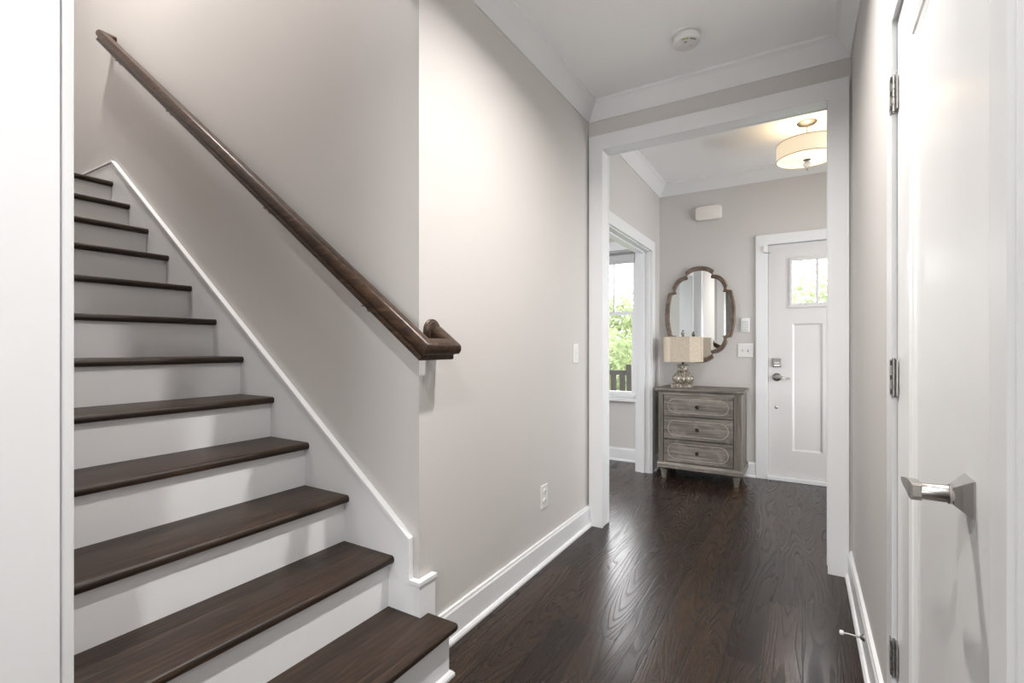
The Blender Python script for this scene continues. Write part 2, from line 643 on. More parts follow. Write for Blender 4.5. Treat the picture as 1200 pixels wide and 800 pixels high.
# wide cased opening
t = MB()
ya, yb = YO - .02, YO
t.box(-1.19, -1.10, ya, yb, 0, 2.431)
t.box(.113, .203, ya, yb, 0, 2.431)
t.box(-1.19, .203, ya, yb, 2.4312, 2.526)
t.box(-1.1155, -1.104, yb, 3.085, 0, 2.431)
t.box(.117, .1285, yb, 3.085, 0, 2.431)
t.box(-1.1155, .1285, yb, 3.085, 2.435, 2.447)
t.box(-1.19, -1.10, 3.075, 3.093, 0, 2.431)
t.box(.113, .203, 3.075, 3.093, 0, 2.431)
t.box(-1.19, .203, 3.075, 3.093, 2.4312, 2.526)
struct('trim_4', t, 'trim_paint', 'white casing and jambs of wide opening to the entry', 'door casing')

# casing and jambs of the opening to the side room
t = MB()
xa, xb = XL, XL + .02
t.box(xa, xb, DY1 - .005, DY1 + .09, 0, DZ - .005)
t.box(xa, xb, DY0 - .09, DY0 + .005, 0, DZ - .005)
t.box(xa, xb, DY0 - .09, DY1 + .09, DZ - .005, DZ + .085)
t.box(XL - .135, XL, DY1 - .012, DY1 + .001, 0, DZ)
t.box(XL - .135, XL, DY0 - .001, DY0 + .012, 0, DZ)
t.box(XL - .135, XL, DY0, DY1, DZ - .012, DZ + .001)
t.box(XL - .085, XL - .05, DY1 - .024, DY1 - .012, 0, DZ - .012)
t.box(XL - .085, XL - .05, DY0, DY1 - .012, DZ - .024, DZ - .012)
t.box(XL - .139, XL - .12, DY1 - .005, DY1 + .09, 0, DZ + .085)
struct('trim_5', t, 'trim_paint', 'white casing of side room doorway beside the dresser', 'door casing')

# white casing at the near end of the stairs
t = MB()
t.box(XL, XL + .02, .2, .338, 0, ZC - .11)
t.box(XL, XL + .006, .338, .343, 0, ZC - .11)
t.box(XL - .10, XL + .012, .343, .362, 0, 2.56, .004)
struct('trim_6', t, 'trim_paint', 'tall white casing at near end of the stairs', 'door casing')

# closet door casing on the right wall
t = MB()
xa, xb = XR - .012, XR
t.box(xa, xb, 1.612, 1.702, 0, 2.024)
t.box(xa, xb, .745, 1.702, 2.0242, 2.114)
t.prism([(xb, .835), (xa, .835), (xa, .775), (xa + .006, .768), (xa + .004, .755), (xb, .745)], 0, 2.024, 'z')
t.box(XR + .012, XR + .115, 1.610, CY1 + .001, 0, CZ)
t.box(XR + .012, XR + .115, CY0 - .001, .806, 0, CZ)
t.box(XR, XR + .115, CY0, CY1, 2.024, CZ + .001)
t.box(XR + .05, XR + .08, CY0, CY1, 0, 2.02)
struct('trim_7', t, 'trim_paint', 'white casing around the white door on right wall', 'door casing')

# ------------------------------------------------------------------ closet door
d = thing('door_1', 'white panelled interior door with nickel lever in right hall wall', 'door', (XR, 1.606, 0), kind='structure')
x0, x1 = XR, XR + .035
dy0, dy1 = .812, 1.606
py0, py1, pz0, pz1 = 1.012, 1.441, .24, 1.897
m = MB()
m.box(x0, x1, dy0, py0, .012, 2.02)
m.box(x0, x1, py1, dy1, .012, 2.02)
m.box(x0, x1, py0, py1, .012, pz0)
m.box(x0, x1, py0, py1, pz1, 2.02)
m.box(x0 + .010, x1 - .01, py0, py1, pz0, pz1)
slab = m.build('door_slab', 'door_paint', d)
fr = MB()
rect = [(x0, py0, pz0), (x0, py0, pz1), (x0, py1, pz1), (x0, py1, pz0)]
bead = [(0, 0), (.014, .004), (.022, .0075), (.030, .0095), (.034, .0101), (0, .012)]
ring = []
for off, dep in [(0, 0), (.006, .0015), (.014, .003), (.020, .0065), (.030, .0085), (.036, .0101)]:
    ring.append([fr.b.verts.new((x0 + dep, y, z)) for y, z in ((py0 + off, pz0 + off), (py0 + off, pz1 - off), (py1 - off, pz1 - off), (py1 - off, pz0 + off))])
for A, B in zip(ring, ring[1:]):
    for i in range(4):
        fr.b.faces.new((A[i], A[(i + 1) % 4], B[(i + 1) % 4], B[i]))
fr.build('panel_moulding', 'door_paint', d)
d.rotation_euler = (0, 0, R(-0.6))


def hinge(z):
    h = MB()
    xc, yc = XR - .0065, 1.609
    z0, z1 = z - .047, z + .047
    h.box(xc + .0015, xc + .0042, yc - .024, yc + .002, z0, z1)
    h.box(xc - .0085, xc - .0055, yc, yc + .02, z0, z1)
    n = 5
    for k in range(n):
        a = z0 + (z1 - z0) * k / n
        e = z0 + (z1 - z0) * (k + 1) / n
        h.cyl((xc - .002, yc, a + .0008), (xc - .002, yc, e - .0008), .0065, n=12)
    h.cyl((xc - .002, yc, z0 - .004), (xc - .002, yc, z1 + .004), .0035, n=10)
    o = h.build('hinge', 'hinge_metal', d, True)
    pn = MB()
    for k in (0, 2, 4):
        a = z0 + (z1 - z0) * (k + .2) / n
        pn.box(xc - .0095, xc - .0055, yc - .0055, yc - .0025, a, a + .012)
    pn.build('knuckle_slot', 'slot_dark', o)


for z in (1.829, 1.084, .346):
    hinge(z)

# lever: flared square rose, thick round neck, blade turning towards the hinges
lv = MB()
kx, ky, kz = XR, .938, .949
fl = []
for off, hw in [(0, .027), (.002, .027), (.012, .019), (.020, .013)]:
    fl.append([lv.b.verts.new((kx - off, ky + a * hw, kz + c_ * hw)) for a, c_ in ((-1, -1), (1, -1), (1, 1), (-1, 1))])
for A, B in zip(fl, fl[1:]):
    for i in range(4):
        lv.b.faces.new((A[i], A[(i + 1) % 4], B[(i + 1) % 4], B[i]))
lv.b.faces.new(fl[-1])
rose = lv.build('lever_rose', 'nickel', d)
lv = MB()
lv.lathe((kx - .018, ky, kz), [(.0135, 0), (.0145, .002), (.0145, .006), (.0128, .008), (.0126, .046), (.0126, .048)], 24, (-1, 0, 0))
lv.build('lever_neck', 'nickel', d, True)
lv = MB()
xe = kx - .062
bl = []
for y, zt_, zb_, hx in [(ky - .015, .010, -.006, .005), (ky - .011, .0125, -.0125, .0065), (ky + .012, .0125, -.0125, .0065), (ky + .03, .0105, -.0115, .006), (ky + .075, .002, -.0105, .005), (ky + .105, -.004, -.0095, .0035)]:
    bl.append([lv.b.verts.new((xe + a * hx, y, kz + z_)) for a, z_ in ((-1, zb_), (1, zb_), (1, zt_), (-1, zt_))])
for A, B in zip(bl, bl[1:]):
    for i in range(4):
        lv.b.faces.new((A[i], A[(i + 1) % 4], B[(i + 1) % 4], B[i]))
lv.b.faces.new(bl[0]); lv.b.faces.new(bl[-1])
lv.build('lever_handle', 'nickel', d)

# ------------------------------------------------------------------ front door
FDX0, FDX1, FDZ0, FDZ1 = -.255, .652, .04, 2.057
t = MB()
ya, yb = YF - .02, YF
t.box(-.353, -.263, ya, yb, 0, 2.062)
t.box(.660, .750, ya, yb, 0, 2.062)
t.box(-.353, .750, ya, yb, 2.0622, 2.149)
t.box(FX0, -.259, YF, YF + .14, 0, FZ)
t.box(.656, FX1, YF, YF + .14, 0, FZ)
t.box(FX0, FX1, YF, YF + .14, 2.061, FZ)
t.box(-.259, -.243, YF + .060, YF + .09, .034, 2.061)
t.box(.640, .656, YF + .060, YF + .09, .034, 2.061)
t.box(-.243, .640, YF + .060, YF + .09, 2.045, 2.061)
struct('trim_8', t, 'trim_paint', 'white casing around the front door', 'door casing')
struct('trim_9', MB().box(-.263, .660, YF - .03, YF + .14, 0, .034, .004), 'trim_paint', 'white threshold under the front door', 'threshold')

fd = thing('door_2', 'white front door with small window and keypad lock', 'door', (.2, YF + .02, FDZ0), kind='structure')
m = MB()
ya, yb = YF + .012, YF + .056
gx0, gx1, gz0, gz1 = -.073, .473, 1.54, 1.908
px = [(-.073, .150), (.250, .473)]
pz0, pz1 = .262, 1.366
m.box(FDX0, gx0, ya, yb, FDZ0, FDZ1)
m.box(gx1, FDX1, ya, yb, FDZ0, FDZ1)
m.box(gx0, gx1, ya, yb, FDZ0, pz0)
m.box(gx0, gx1, ya, yb, pz1, gz0)
m.box(gx0, gx1, ya, yb, gz1, FDZ1)
m.box(px[0][1], px[1][0], ya, yb, pz0, pz1)
for a, e in px:
    m.box(a, e, ya + .012, yb - .01, pz0, pz1)
m.build('door_slab', 'front_door_paint', fd)
for a, e in px:
    q = MB()
    ring = []
    for off, dep in [(0, 0), (.008, .004), (.014, .0105), (.016, .0121)]:
        ring.append([q.b.verts.new((x, ya + dep, z)) for x, z in ((a + off, pz0 + off), (a + off, pz1 - off), (e - off, pz1 - off), (e - off, pz0 + off))])
    for A, B in zip(ring, ring[1:]):
        for i in range(4):
            q.b.faces.new((A[i], A[(i + 1) % 4], B[(i + 1) % 4], B[i]))
    q.build('panel_moulding', 'front_door_paint', fd)
q = MB()
yq = ya - .012
q.box(gx0 - .022, gx0, yq, ya, gz0 - .022, gz1 + .022, .003)
q.box(gx1, gx1 + .022, yq, ya, gz0 - .022, gz1 + .022, .003)
q.box(gx0, gx1, yq, ya, gz1, gz1 + .022, .003)
q.box(gx0, gx1, yq, ya, gz0 - .022, gz0, .003)
q.box(gx0 - .03, gx1 + .03, yq - .008, ya, gz0 - .04, gz0 - .022, .003)
for k in (1, 2):
    xm = gx0 + (gx1 - gx0) * k / 3
    q.box(xm - .011, xm + .011, yq + .004, yb, gz0, gz1, .002)
q.build('window_frame', 'front_door_paint', fd)
MB().box(gx0, gx1, ya + .02, ya + .026, gz0, gz1).build('window_pane', 'window_glass', fd)
q = MB().box(-.226, -.152, ya - .018, ya, .986, 1.062, .005)
lk = q.build('keypad_lock', 'dark_nickel', fd)
MB().box(-.208, -.170, ya - .021, ya - .0175, 1.018, 1.030, .001).build('lock_display', 'key_grey', lk)
MB().box(-.212, -.166, ya - .0195, ya - .0175, .994, 1.010, .0008).build('lock_turn', 'nickel', lk)
q = MB().lathe((-.190, ya, .898), [(.036, 0), (.036, .004), (.030, .012), (.014, .016), (.012, .03), (.012, .048)], 28, (0, -1, 0))
hr = q.build('handle_rose', 'dark_nickel', fd, True)
q = MB().sweep([(-.19, ya - .042, .898), (-.165, ya - .046, .901), (-.14, ya - .048, .898), (-.115, ya - .047, .890), (-.09, ya - .042, .890)],
               [(-.006, -.008), (.006, -.008), (.006, .008), (-.006, .008)])
q.build('lever', 'nickel', hr, True)
MB().lathe((-.192, ya, .632), [(.012, 0), (.012, .003), (.009, .005), (0, .005)], 18, (0, -1, 0)).build('hole_cover', 'nickel', fd, True)

# contact sensor on the top corner of the front door casing
s = thing('door_sensor', 'tiny white sensor at top left corner of the front door frame', 'sensor', (-.283, YF - .02, 2.03))
MB().box(-.294, -.270, YF - .034, YF - .02, 1.995, 2.052, .003).build('sensor_body', 'sensor_white', s)
MB().box(-.292, -.240, YF - .024, YF - .0195, 1.985, 1.991).build('sensor_bracket', 'label_grey', s)

# ------------------------------------------------------------------ side room window
wn = thing('window_1', 'white sash window in the side room looking out on greenery', 'window', (-1.695, YF, WZ0), kind='structure')
m = MB()
ya = YF
m.box(WX0, WX0 + .03, ya + .02, ya + .12, WZ0, WZ1)
m.box(WX1 - .03, WX1, ya + .02, ya + .12, WZ0, WZ1)
m.box(WX0, WX1, ya + .02, ya + .12, WZ1 - .03, WZ1)
m.box(WX0, WX1, ya + .02, ya + .12, WZ0, WZ0 + .03)
m.box(WX0 - .085, WX0, ya - .018, ya, WZ0, WZ1 + .09)
m.box(WX1, WX1 + .085, ya - .018, ya, WZ0, WZ1 + .09)
m.box(WX0, WX1, ya - .018, ya, WZ1, WZ1 + .09)
m.build('window_frame', 'trim_paint', wn)
MB().box(WX0 - .1, WX1 + .1, ya - .05, ya + .03, WZ0 - .03, WZ0, .005).build('window_stool', 'trim_paint', wn)


def sash(z0, z1, yy, mull):
    q = MB()
    q.box(WX0 + .031, WX0 + .065, yy, yy + .035, z0, z1)
    q.box(WX1 - .065, WX1 - .031, yy, yy + .035, z0, z1)
    q.box(WX0 + .032, WX1 - .032, yy + .001, yy + .034, z0 + .001, z0 + .035)
    q.box(WX0 + .032, WX1 - .032, yy + .001, yy + .034, z1 - .035, z1 - .001)
    if mull:
        q.box(-1.70, -1.685, yy + .005, yy + .03, z0, z1)
    o = q.build('sash', 'trim_paint', wn)
    MB().box(WX0 + .06, WX1 - .06, yy + .015, yy + .019, z0 + .03, z1 - .03).build('pane', 'window_glass', o)


sash(WZ0 + .03, 1.525, YF + .035, False)
sash(1.495, WZ1 - .03, YF + .075, True)

bl = thing('roman_blind', 'grey fabric blind gathered at top of the side room window', 'blind', (-1.695, YF + .01, 2.1))
q = MB()
for k in range(4):
    q.box(WX0 + .02, WX1 - .02, YF - .012 - .003 * k, YF - .003 * k, 2.008 + .012 * k, 2.10, .003)
q.build('blind_fold', 'blind_fabric', bl)
MB().box(WX0 + .015, WX1 - .015, YF - .03, YF + .012, 2.100, 2.122, .002).build('head_rail', 'label_grey', bl)

# ------------------------------------------------------------------ staircase
NZ = [.190, .385, .572, .757, .938, 1.118, 1.302, 1.486, 1.670, 1.848, 2.026, 2.205]
NX = [-1.040, -1.304, -1.549, -1.797, -2.043, -2.284, -2.521, -2.761, -3.006, -3.246, -3.483, -3.72]
st = thing('staircase', 'staircase of dark oak treads and white risers climbing left', 'staircase', (-1.6, .85, 0), kind='thing')
SK = 1.321
YW = YC - .0008
for i in range(12):
    z1, z0 = NZ[i], NZ[i] - .029
    xb = NX[i + 1] - .03 - .018 if i < 11 else -5.09
    if i == 0:
        pts = [(xb, .362), (xb, SK), (-1.176, SK), (-1.176, 1.372), (NX[0], 1.372), (NX[0], .30), (-1.178, .30), (-1.178, .362)]
        pick = lambda a, b_: (abs(a.x - NX[0]) < 1e-4 and abs(b_.x - NX[0]) < 1e-4) or (abs(a.y - 1.372) < 1e-4 and abs(b_.y - 1.372) < 1e-4 and abs(a.z - b_.z) < 1e-4)
    else:
        pts = [(xb, .362), (xb, SK), (NX[i], SK), (NX[i], .362)]
        pick = (lambda nx: (lambda a, b_: abs(a.x - nx) < 1e-4 and abs(b_.x - nx) < 1e-4 and abs(a.z - b_.z) < 1e-4))(NX[i])
    MB().prism(pts, z0, z1, 'z', .0125, pick, 4).build('tread', 'tread_wood', st, True)
    rx = NX[i] - .03
    lo = 0 if i == 0 else NZ[i - 1]
    q = MB()
    if i == 0:
        q.box(rx - .018, rx, .31, 1.352, 0, z0)
        q.box(-1.178, rx - .018, 1.334, 1.352, 0, z0)
        q.sweep([(rx, .31, 0), (rx, 1.352, 0), (-1.178, 1.352, 0)], [(0, 0), (.015, 0), (.015, .010), (.009, .018), (0, .021)])
        q.build('riser', 'trim_paint', st)
    else:
        q.box(rx - .018, rx, .362, SK, lo, z0)
        q.build('riser', 'riser_paint', st)

# skirt board with its bright cap, stepping down to the corner block
top = [(-1.2, .317), (-1.225, .317), (-1.225, .466), (-3.739, 2.34), (-5.09, 2.34)]
q = MB().prism([(-1.2, 0), (-1.2, .311), (-1.231, .311), (-1.231, .463), (-3.741, 2.334), (-5.09, 2.334), (-5.09, 1.95), (-3.9, 1.95), (-1.35, 0)], SK, YW, 'y')
q.box(XL + .0008, XL + .02, SK, 1.408, 0, .311)
q.build('skirt_board', 'trim_paint', st)
q = MB()
nrm = Vector((.598, 0, .801))
a0, a1 = Vector((-3.739, 0, 2.34)), Vector((-1.225, 0, .466))
t_ = .013
b0 = a0 + Vector((.002, 0, -t_ * 1.05)); b1 = a1 + Vector((-t_, 0, -.0065))
q.prism([(a0.x, a0.z), (a1.x, a1.z), (b1.x, b1.z), (b0.x, b0.z)], SK - .006, YW, 'y')
q.prism([(a1.x, a1.z), (b1.x, b1.z), (b1.x, .317 - t_), (-1.225, .317 - t_)], SK - .006, YW, 'y')
q.box(-1.225, XL + .026, SK - .006, YW, .317 - t_, .3175)
q.box(XL + .0008, XL + .026, YW, 1.412, .317 - t_, .3175)
q.box(-5.09, a0.x, SK - .006, YW, 2.34 - t_, 2.3402)
q.build('skirt_cap', 'trim_paint', st)

# ------------------------------------------------------------------ handrail
hd = thing('handrail', 'dark stained oak handrail mounted along the stair wall', 'handrail', (-1.12, 1.275, 1.157))
S = .738
w2, h2 = .028, .035
half = [(.70, -1), (.74, -.96), (.74, -.70), (.62, -.58), (.60, -.42), (.72, -.24), (.96, -.12), (1, -.04), (1, .34), (.94, .52), (.80, .80), (.62, .94), (.35, 1.0)]
RP = [(w2 * u, h2 * v) for u, v in half] + [(-w2 * u, h2 * v) for u, v in half[::-1]]
P1 = Vector((-1.118, 1.275, 1.157))
xt = -3.745
PT = Vector((xt, 1.275, 1.157 + (P1.x - xt) * S))
P2 = Vector((-1.118, 1.418, 1.157))
P3 = Vector((-1.192, 1.418, 1.157 + .074 * S))
PT2 = Vector((xt, YC - .004, PT.z))
q = MB()
up0 = Vector((S, 0, 1)).normalized()
q.sweep([PT2, PT, P1, P2, P3], RP, up=up0)
q.build('rail', 'rail_wood', hd, True)
MB().lathe((XL, 1.41, 1.222), [(.047, 0), (.047, .006), (.043, .010), (.040, .010), (.036, .016), (0, .017)], 36, (1, 0, 0)).build('rosette', 'rosette_wood', hd, True)
for bx in (-1.40, -2.02, -2.90, -3.52):
    bz = 1.157 + (P1.x - bx) * S
    q = MB()
    q.lathe((bx, YC, bz - .060), [(.016, 0), (.016, .003), (.012, .007), (.007, .009)], 18, (0, -1, 0))
    q.tube([(bx, YC - .006, bz - .060), (bx, 1.305, bz - .066), (bx, 1.284, bz - .064), (bx, 1.275, bz - .046)], .005, 8)
    q.box(bx - .016, bx + .016, 1.264, 1.286, bz - .050, bz - .044)
    q.build('bracket', 'dark_nickel', hd, True)

# ------------------------------------------------------------------ switches, outlet, detector, stop
def wall_plate_x(name, label, cat, y0, y1, z0, z1, gang):
    o = thing(name, label, cat, (XL, (y0 + y1) / 2, z0))
    MB().box(XL, XL + .006, y0, y1, z0, z1, .003).build('wall_plate', 'white_plastic', o)
    return o


sw = wall_plate_x('light_switch', 'white rocker light switch on left hall wall', 'light switch', 2.722, 2.797, 1.063, 1.182, 1)
MB().box(XL + .006, XL + .0095, 2.741, 2.778, 1.088, 1.157, .0015).build('rocker', 'white_plastic', sw)
MB().box(XL + .0085, XL + .0105, 2.743, 2.776, 1.121, 1.125).build('rocker_line', 'key_grey', sw)
ot = wall_plate_x('wall_outlet', 'white power outlet low on left hall wall', 'power outlet', 2.296, 2.374, .293, .418, 1)
for zc in (.382, .330):
    f = MB().lathe((XL + .0055, 2.335, zc), [(.017, 0), (.017, .003), (.015, .004), (0, .004)], 20, (1, 0, 0)).build('socket', 'white_plastic', ot)
    q = MB()
    for yy in (-.006, .006):
        q.box(XL + .009, XL + .0102, 2.335 + yy - .001, 2.335 + yy + .001, zc - .002, zc + .007)
    q.cyl((XL + .009, 2.335, zc - .008), (XL + .0102, 2.335, zc - .008), .0025, n=10)
    q.build('socket_slot', 'slot_dark', f)

sd = thing('smoke_detector', 'round white smoke detector on hall ceiling', 'smoke detector', (-.50, 2.54, ZC))
MB().lathe((-.50, 2.54, ZC), [(.070, 0), (.070, .008), (.064, .010)], 40, (0, 0, -1)).build('mounting_base', 'white_plastic', sd, True)
body = MB().lathe((-.50, 2.54, ZC - .010), [(.058, 0), (.061, .004), (.066, .010), (.066, .028), (.063, .035), (.058, .038), (0, .0395)], 40, (0, 0, -1)).build('detector_body', 'white_plastic', sd, True)


def arc_mark(a0, a1, r0, r1, material, name, z=.0405):
    q = MB()
    n = 8
    pts = [(-.50 + r1 * math.cos(R(a0 + (a1 - a0) * k / n)), 2.54 + r1 * math.sin(R(a0 + (a1 - a0) * k / n))) for k in range(n + 1)]
    pts += [(-.50 + r0 * math.cos(R(a1 - (a1 - a0) * k / n)), 2.54 + r0 * math.sin(R(a1 - (a1 - a0) * k / n))) for k in range(n + 1)]
    q.prism(pts, ZC - .010 - .040, ZC - .010 - .034, 'z')
    q.build(name, material, body)


arc_mark(258, 292, .047, .056, 'label_green', 'green_label')
arc_mark(300, 338, .047, .055, 'label_grey', 'grey_vent')
arc_mark(255, 290, .016, .026, 'label_grey', 'grey_mark')
arc_mark(30, 60, .022, .030, 'key_grey', 'test_button')

ds = thing('door_stop', 'thin metal door stop with white tip on right baseboard', 'door stop', (XR - .017, 2.21, .085))
MB().lathe((XR - .017, 2.21, .085), [(.013, 0), (.013, .003), (.007, .012), (.004, .014)], 16, (-1, 0, 0)).build('stop_base', 'dark_nickel', ds, True)
MB().cyl((XR - .030, 2.21, .085), (XR - .082, 2.21, .085), .0035, n=12).build('stop_rod', 'nickel', ds, True)
MB().lathe((XR - .080, 2.21, .085), [(.005, 0), (.0085, .002), (.0085, .011), (.005, .014), (0, .014)], 16, (-1, 0, 0)).build('stop_tip', 'rubber_white', ds, True)

# ------------------------------------------------------------------ things on the far wall
ch = thing('door_chime', 'cream rounded door chime box high on far wall', 'door chime', (-.745, YF, 2.405))
pts = []
for k in range(40):
    a = 2 * PI * k / 40
    ca, sa = math.cos(a), math.sin(a)
    e = .30
    pts.append((-.745 + .112 * math.copysign(abs(ca) ** e, ca), 2.405 + .064 * math.copysign(abs(sa) ** (e * 1.15), sa)))
MB().prism(pts, YF - .055, YF - .006, 'y', .006, lambda a, b_: abs(a.y - (YF - .055)) < 1e-4 and abs(b_.y - (YF - .055)) < 1e-4).build('chime_cover', 'cream_plastic', ch, True)
MB().box(-.825, -.665, YF - .012, YF, 2.36, 2.45).build('back_plate', 'label_grey', ch)

kp = thing('alarm_keypad', 'small white alarm keypad on far wall above switch', 'keypad', (-.439, YF, 1.357))
MB().box(-.475, -.403, YF - .018, YF, 1.296, 1.420, .006).build('keypad_body', 'white_plastic', kp, True)
for r_ in range(4):
    for c_ in range(3):
        xx, zz = -.458 + c_ * .0185, 1.318 + r_ * .023
        MB().box(xx - .0065, xx + .0065, YF - .0205, YF - .0175, zz - .007, zz + .007, .001).build('key', 'key_grey', kp)
sw = thing('light_switch', 'white double toggle switch plate beside the front door', 'light switch', (-.439, YF, 1.131))
MB().box(-.503, -.375, YF - .006, YF, 1.070, 1.192, .003).build('wall_plate', 'white_plastic', sw)
for xx, up in ((-.462, 1), (-.416, -1)):
    MB().box(xx - .006, xx + .006, YF - .0075, YF - .0055, 1.118, 1.144).build('toggle_slot', 'key_grey', sw)
    MB().prism([(YF - .007, 1.131 - .005), (YF - .007, 1.131 + .005), (YF - .018, 1.131 + up * .010 + .004), (YF - .018, 1.131 + up * .010 - .003)], xx - .004, xx + .004, 'x').build('toggle', 'label_grey' if up < 0 else 'white_plastic', sw)

# mirror with scalloped wooden frame
mx, mz = -.830, 1.467
Q = [(0, .453), (.03, .4515), (.06, .446), (.09, .434), (.118, .416), (.127, .407), (.127, .399), (.120, .388), (.117, .378), (.121, .369), (.132, .365),
     (.155, .362), (.180, .352), (.205, .333), (.225, .306), (.238, .278), (.244, .258), (.242, .245), (.237, .234), (.240, .224), (.252, .219), (.270, .217), (.282, .211), (.288, .196),
     (.297, .155), (.306, .105), (.311, .052), (.3125, 0)]
quad = Q
loop = [(x, z) for x, z in quad]
loop += [(x, -z) for x, z in quad[-2::-1]]
loop += [(-x, -z) for x, z in quad[1:]]
loop += [(-x, z) for x, z in quad[-2:0:-1]]
mr = thing('wall_mirror', 'scalloped brown wood framed mirror above the dresser', 'mirror', (mx, YF, mz))
q = MB()
prof = [(0, 0), (0, .018), (.004, .028), (.010, .031), (.017, .027), (.020, .022), (.025, .027), (.033, .025), (.039, .018), (.042, .012), (.042, .002)]
rings = []
for off, dep in prof:
    rings.append([q.b.verts.new((mx + x * (1 - off / .3125), YF - .001 - dep, mz + z * (1 - off / .453))) for x, z in loop])
L = len(loop)
for A, B in zip(rings, rings[1:]):
    for k in range(L):
        q.b.faces.new((A[k], A[(k + 1) % L], B[(k + 1) % L], B[k]))
q.build('mirror_frame', 'mirror_wood', mr, True)
k1, k2 = 1 - .040 / .3125, 1 - .040 / .453
MB().prism([(mx + x * k1, mz + z * k2) for x, z in loop], YF - .011, YF - .002, 'y').build('mirror_pane', 'mirror_glass', mr)

# ------------------------------------------------------------------ dresser
dr = thing('dresser', 'weathered grey three drawer dresser under the mirror', 'dresser', (-.765, 4.585, 0))
bx0, bx1, by0, by1 = -1.098, -.425, 4.372, 4.785
q = MB()
q.box(bx0, -1.056, by0, by1, .140, .765, .003)
q.box(-.484, bx1, by0, by1, .140, .765, .003)
q.box(-1.056, -.484, by0 + .03, by1, .145, .765)
q.build('case', 'grey_wood_upright', dr)
MB().box(-1.056, -.484, by0, by0 + .03, .742, .765).build('case_rail', 'grey_wood_across', dr)
MB().box(-1.056, -.484, by0, by0 + .03, .142, .150).build('case_rail', 'grey_wood_across', dr)
MB().box(bx0 - .004, bx1 + .004, by0 - .004, by1, .765, .772).box(bx0 - .012, bx1 + .012, by0 - .012, by1, .772, .778, .002).box(-1.123, -.405, 4.345, 4.80, .778, .797, .005).build('dresser_top', 'grey_wood_across', dr)
q = MB()
q.prism([(by0 - .014, .098), (by0 - .014, .128), (by0 - .004, .142), (by1, .142), (by1, .098)], bx0 - .012, bx1 + .012, 'x')
q.build('plinth', 'grey_wood_across', dr)
for dz0, dz1 in ((.556, .738), (.354, .550), (.154, .348)):
    o = MB().box(-1.050, -.490, by0 - .004, by0 + .028, dz0, dz1, .003).build('drawer', 'grey_wood_across', dr)
    zc = (dz0 + dz1) / 2
    q = MB()
    rim = []
    for k in range(4):
        pass
    q.sweep([(-1.038, by0 - .005, dz0 + .012), (-1.038, by0 - .005, dz1 - .012), (-.502, by0 - .005, dz1 - .012), (-.502, by0 - .005, dz0 + .012)],
            [(-.003, -.003), (.003, -.003), (.003, .003), (-.003, .003)], closed=True, up=(0, 1, 0))
    q.build('drawer_bead', 'grey_wood_across', o)
    q = MB()
    hh = (dz1 - dz0) / 2 - .032
    hw = .245
    path = []
    for k in range(13):
        a = -PI / 2 + PI * k / 12
        path.append((-.770 + hw - hh + hh * math.cos(a), by0 - .0055, zc + hh * math.sin(a)))
    for k in range(13):
        a = PI / 2 + PI * k / 12
        path.append((-.770 - hw + hh + hh * math.cos(a), by0 - .0055, zc + hh * math.sin(a)))
    q.sweep(path, [(-.0035, -.003), (.0035, -.003), (.0015, .003), (-.0015, .003)], closed=True, up=(0, -1, 0))
    ov = q.build('oval_moulding', 'grey_wood_light' if 'grey_wood_light' in M else 'grey_wood_across', o)
    MB().lathe((-.770, by0 - .004, zc), [(.008, 0), (.006, .008), (.014, .014), (.016, .020), (.012, .026), (0, .028)], 20, (0, -1, 0)).build('knob', 'bronze', o, True)
for fx in (-1.058, -.468):
    for fy in (4.405, 4.745):
        MB().lathe((fx, fy, 0), [(.017, 0), (.019, .01), (.026, .055), (.032, .070), (.032, .074), (.027, .078), (.027, .082), (.033, .088), (.033, .099)], 24).build('foot', 'grey_wood_upright', dr, True)

# ------------------------------------------------------------------ table lamp on the dresser
lx, ly, lz = -.928, 4.565, .797
lp = thing('table_lamp', 'table lamp with linen shade and mottled silver base on dresser', 'table lamp', (lx, ly, lz))
MB().box(lx - .088, lx + .088, ly - .088, ly + .088, lz, lz + .034, .006).build('lamp_plinth', 'mottled_silver', lp)
MB().lathe((lx, ly, lz + .034), [(.060, 0), (.066, .006), (.085, .025), (.091, .045), (.084, .066), (.066, .088), (.050, .103), (.044, .112), (.054, .118), (.054, .124), (.044, .130), (.046, .150), (.050, .162), (.044, .170), (.020, .174)],
           48, lobes=8, amp=.12, lobe_rng=(.02, .105)).build('lamp_base', 'mottled_silver', lp, True)
MB().cyl((lx, ly, lz + .205), (lx, ly, lz + .26), .012).cyl((lx, ly, lz + .26), (lx, ly, lz + .47), .004).build('lamp_neck', 'bronze', lp, True)
a, c_, b_ = .082, .083, .045
oct_ = [(-a, -b_ - c_), (a, -b_ - c_), (a + c_, -b_), (a + c_, b_), (a, b_ + c_), (-a, b_ + c_), (-a - c_, b_), (-a - c_, -b_)]
q = MB()
z0, z1 = lz + .232, lz + .455
lo = [q.b.verts.new((lx + x, ly + y, z0)) for x, y in oct_]
hi = [q.b.verts.new((lx + x, ly + y, z1)) for x, y in oct_]
for k in range(8):
    q.b.faces.new((lo[k], lo[(k + 1) % 8], hi[(k + 1) % 8], hi[k]))
sh = q.build('lamp_shade', 'linen_shade', lp)
so = sh.modifiers.new('s', 'SOLIDIFY'); so.thickness = .004; so.offset = -1
q = MB()
for z in (z0 + .002, z1 - .002):
    q.sweep([(lx + x, ly + y, z) for x, y in oct_], [(-.002, -.003), (.002, -.003), (.002, .003), (-.002, .003)], closed=True)
for x, y in oct_:
    q.cyl((lx + x * 1.003, ly + y * 1.003, z0), (lx + x * 1.003, ly + y * 1.003, z1), .0016, n=6)
q.build('shade_trim', 'drum_edge' if False else 'linen_shade', sh)
q = MB()
